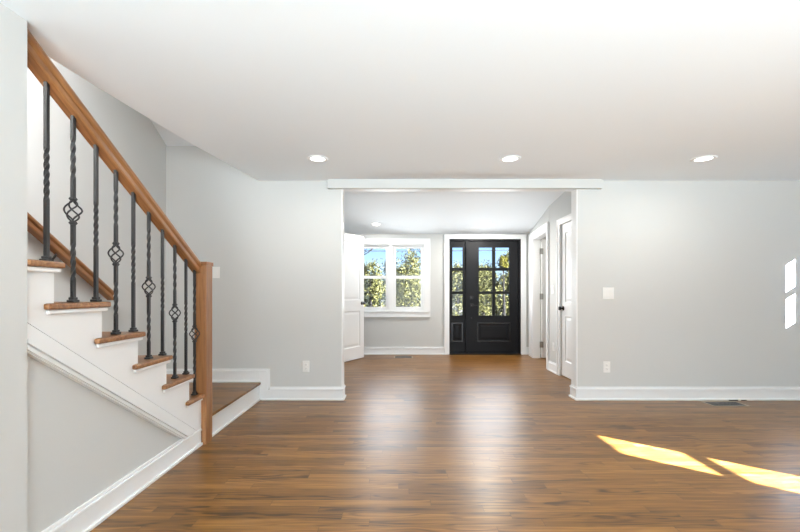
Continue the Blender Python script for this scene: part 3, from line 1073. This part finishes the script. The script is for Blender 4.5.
plate_thing('light_switch', (2.182, YB, 1.118), (0, -1, 0), 0.118, 0.122, 2, 'white double rocker switch on the grey wall right of the opening', 'light switch')
plate_thing('wall_outlet', (2.165, YB, 0.345), (0, -1, 0), 0.072, 0.115, 0, 'white outlet low on the grey wall right of the opening', 'outlet', True)
plate_thing('wall_outlet', (-0.985, YB, 0.352), (0, -1, 0), 0.072, 0.115, 0, 'white outlet low on the grey wall between landing and opening', 'outlet', True)
plate_thing('light_switch', (-1.925, YB, 1.335), (0, -1, 0), 0.075, 0.118, 1, 'white light switch on the wall behind the newel post', 'light switch')
plate_thing('light_switch', (FXR, 5.34, 1.17), (-1, 0, 0), 0.075, 0.118, 1, 'white light switch between the two doors right of the entry', 'light switch')
plate_thing('wall_outlet', (FXR, 5.30, 0.36), (-1, 0, 0), 0.072, 0.115, 0, 'white outlet between the two doors right of the entry', 'outlet', True)


# ------------------------------------------------------------------ floor registers
def register(x0, x1, y0, y1, label):
    t = thing('floor_register', ((x0 + x1) / 2, (y0 + y1) / 2, 0), label, 'floor vent')
    bm = B()
    Mx = Matrix(((1, 0, 0, 0), (0, 0, 1, 0), (0, 1, 0, 0), (0, 0, 0, 1)))
    plate(bm, x0, x1, y0, y1, [(x0 + 0.02, x1 - 0.02, y0 + 0.018, y1 - 0.018)], 0.0005, 0.004, Mx)
    obj('register_frame', bm, M_VENT, t)
    bm = B()
    box(bm, x0 + 0.019, x1 - 0.019, y0 + 0.017, y1 - 0.017, 0.0003, 0.0015)
    obj('duct_shade', bm, M_SLOT, t)  # dark sheet painted in place of the shade inside the duct
    n = 14
    bm = B()
    for i in range(n):
        xx = x0 + 0.02 + (x1 - x0 - 0.04) * (i + 0.5) / n
        box(bm, xx - 0.0025, xx + 0.0025, y0 + 0.017, y1 - 0.017, 0.0016, 0.0025)
    obj('louvres', bm, M_DARKMETAL, t)


register(3.09, 3.46, 3.695, 3.865, 'bronze floor register by the baseboard of the right wall section')
register(-0.105, 0.225, 6.42, 6.66, 'bronze floor register below the entry window')

# cord stub on the floor along the right baseboard
t = thing('cable_stub', (3.52, YB - 0.036, 0.0), 'short dark cord with a white end on the floor by the right baseboard', 'cord')
bm = B()
tube(bm, [(3.42, YB - 0.033, 0.005), (3.50, YB - 0.036, 0.005), (3.60, YB - 0.033, 0.005)], 0.0045, 8)
obj('cord', bm, M_IRON, t)
bm = B()
lathe(bm, [(0, 0), (0.009, 0.001), (0.012, 0.009), (0.009, 0.018), (0, 0.020)], Matrix.Translation((3.52, YB - 0.040, 0.001)), 14)
prop(obj('cord_end', bm, M_PLASTIC, t, True), 'white rounded cord end')

# ------------------------------------------------------------------ outdoors
GZ = -0.40
bm = B()
box(bm, -60, 60, -40, YK - 0.35, GZ - 0.2, GZ)
box(bm, -60, 60, YF + 0.35, 90, GZ - 0.2, GZ)
struct('ground', bm, M_GROUND, 'pale sunlit ground outside the front door', 'ground')


def crown_mesh(seed, h, r, n_cl, n_leaf, shape, size, base=0.12):
    rnd = random.Random(seed)
    me = bpy.data.meshes.new('crown')
    vs, fs = [], []
    for c in range(n_cl):
        f = rnd.random() if shape != 'cone' else 1 - rnd.random() ** 0.62
        zz = base * h + (1 - base) * h * f
        if shape == 'cone': rad = r * (1 - f) ** 0.75
        else: rad = r * math.sqrt(max(0, 1 - (2 * f - 0.75) ** 2 / 1.6))
        a = rnd.random() * 2 * PI
        q = rad * math.sqrt(rnd.uniform(0.15, 1))
        cx, cy = q * math.cos(a), q * math.sin(a)
        s = rnd.uniform(0.6, 1.3) * 0.17 * r
        for i in range(n_leaf):
            p = Vector((cx + rnd.gauss(0, s), cy + rnd.gauss(0, s), max(0.05, zz + rnd.gauss(0, s))))
            d = Vector((rnd.gauss(0, 1), rnd.gauss(0, 1), rnd.gauss(0.3, 0.8))).normalized()
            e_ = d.cross(Vector((rnd.gauss(0, 1), rnd.gauss(0, 1), rnd.gauss(0, 1)))).normalized()
            l, w = size * rnd.uniform(0.6, 1.3), size * rnd.uniform(0.25, 0.45)
            k = len(vs)
            vs += [p - d * l / 2, p + e_ * w / 2, p + d * l / 2, p - e_ * w / 2]
            fs.append((k, k + 1, k + 2, k + 3))
    me.from_pydata([tuple(v) for v in vs], [], fs)
    me.update()
    return me


def tree(name, x, y, h, r, seed, m, label, shape='round', n_cl=70, n_leaf=75, size=0.10, base=0.12, group='evergreens outside the front windows'):
    t = thing(name, (x, y, GZ), label, 'tree', group)
    me = crown_mesh(seed, h, r, n_cl, n_leaf, shape, size, base)
    me.materials.append(m)
    o = bpy.data.objects.new('crown', me)
    C.objects.link(o)
    o.parent = t
    bm = B()
    tube(bm, [(x, y, GZ), (x + 0.02, y, GZ + h * 0.35), (x, y + 0.02, GZ + h * 0.85)], [0.07, 0.05, 0.015], 8)
    obj('trunk', bm, M_BARK, t)
    return t


def wx(px, y): return (px - 400) / 375.0 * y
def tree_at(name, px, py, y, r, seed, m, label, **kw):
    tree(name, wx(px, y), y, EYE + (293 - py) / 375.0 * y - GZ, r, seed, m, label, **kw)

tree_at('evergreen_tree', 370, 264, 12.3, 0.52, 1, M_LEAF, 'yellow-green evergreen seen through the left half of the entry window')
tree_at('evergreen_tree', 409, 250, 13.5, 0.90, 2, M_LEAF, 'tall yellow-green evergreen filling the right half of the entry window', n_cl=150, shape='cone')
tree_at('evergreen_tree', 457, 266, 13.5, 0.55, 3, M_LEAF, 'yellow-green evergreen seen through the sidelight of the black door')
tree_at('evergreen_tree', 509, 255, 13.5, 0.55, 4, M_LEAF, 'tall yellow-green evergreen behind the right panes of the black door', n_cl=85)
tree_at('evergreen_tree', 483, 267, 15.6, 0.62, 5, M_LEAF, 'low yellow-green evergreen behind the left panes of the black door')
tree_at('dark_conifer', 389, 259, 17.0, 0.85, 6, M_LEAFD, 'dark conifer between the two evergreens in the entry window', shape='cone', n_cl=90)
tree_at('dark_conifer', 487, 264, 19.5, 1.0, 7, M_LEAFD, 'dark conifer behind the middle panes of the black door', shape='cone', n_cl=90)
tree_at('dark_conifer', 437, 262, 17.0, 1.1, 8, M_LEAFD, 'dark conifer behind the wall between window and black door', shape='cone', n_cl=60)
tree_at('evergreen_tree', 344, 262, 15.0, 0.7, 9, M_LEAF, 'yellow-green evergreen hidden behind the open white door')
tree_at('evergreen_tree', 538, 262, 16.0, 0.75, 10, M_LEAF, 'yellow-green evergreen to the right of the black door opening')
tree_at('yellow_tree', 503.5, 257.5, 12.6, 0.13, 11, M_LEAFY, 'small bright yellow tree top in the upper right pane of the black door', n_cl=26, n_leaf=110, size=0.075, base=0.87, group='yellow trees outside')
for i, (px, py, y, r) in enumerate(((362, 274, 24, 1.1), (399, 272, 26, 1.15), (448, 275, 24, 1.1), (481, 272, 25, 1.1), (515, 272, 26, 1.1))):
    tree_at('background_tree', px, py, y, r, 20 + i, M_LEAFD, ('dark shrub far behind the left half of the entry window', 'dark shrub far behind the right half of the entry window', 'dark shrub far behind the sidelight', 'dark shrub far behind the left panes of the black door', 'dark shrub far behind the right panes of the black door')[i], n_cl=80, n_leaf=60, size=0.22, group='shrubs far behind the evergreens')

# bare tree whose twigs show against the sky, and an overhead cable
def bare(px, y, seed, label, lean):
    rnd = random.Random(seed)
    x = wx(px, y)
    t = thing('bare_tree', (x, y, GZ), label, 'tree', 'bare trees outside')
    bm = B()
    top = Vector((x, y, 2.5))
    tube(bm, [(x, y, GZ), (x + 0.03, y, 1.0), top], [0.08, 0.06, 0.035], 8)
    obj('trunk', bm, M_BARK, t)
    bm = B()
    def grow(p, d, l, r, dep):
        q = p + d * l
        mid = p + d * l * 0.5 + Vector((rnd.uniform(-1, 1), rnd.uniform(-1, 1), rnd.uniform(-1, 1))) * l * 0.08
        tube(bm, [p, mid, q], [r, r * 0.8, r * 0.6], 5)
        if dep == 0: return
        for i in range(3):
            nd = (d + Vector((rnd.uniform(-0.8, 0.8), rnd.uniform(-0.5, 0.5), rnd.uniform(-0.5, 0.7)))).normalized()
            grow(q if i < 2 else mid, nd, l * rnd.uniform(0.55, 0.75), r * 0.55, dep - 1)
    for i in range(4):
        grow(Vector((x, y, rnd.uniform(1.8, 2.45))), Vector((lean + rnd.uniform(-0.4, 0.4), rnd.uniform(-0.3, 0.3), rnd.uniform(0.3, 0.9))).normalized(), 0.55, 0.022, 3)
    obj('branches', bm, M_BARK, t)


bare(352, 10.4, 5, 'bare branches reaching into the left pane of the entry window', 0.7)
bare(434, 12.0, 9, 'bare branches reaching into the right pane of the entry window', -0.6)
t = thing('overhead_cable', (0.0, 11.0, GZ), 'thin dark cable crossing the sky in the entry window', 'cable')
zc = EYE + (293 - 249.6) / 375.0 * 11.0
bm = B()
tube(bm, [(-4 + i * 0.5, 11.0, zc - 0.04 * math.sin(PI * i / 16)) for i in range(17)], 0.012, 6)
obj('wire', bm, M_IRON, t)
for i, px in enumerate((-4.0, 4.0)):
    bm = B()
    tube(bm, [(px, 11.0, GZ), (px, 11.0, zc + 0.3)], 0.06, 10)
    obj('pole', bm, M_BARK, t)
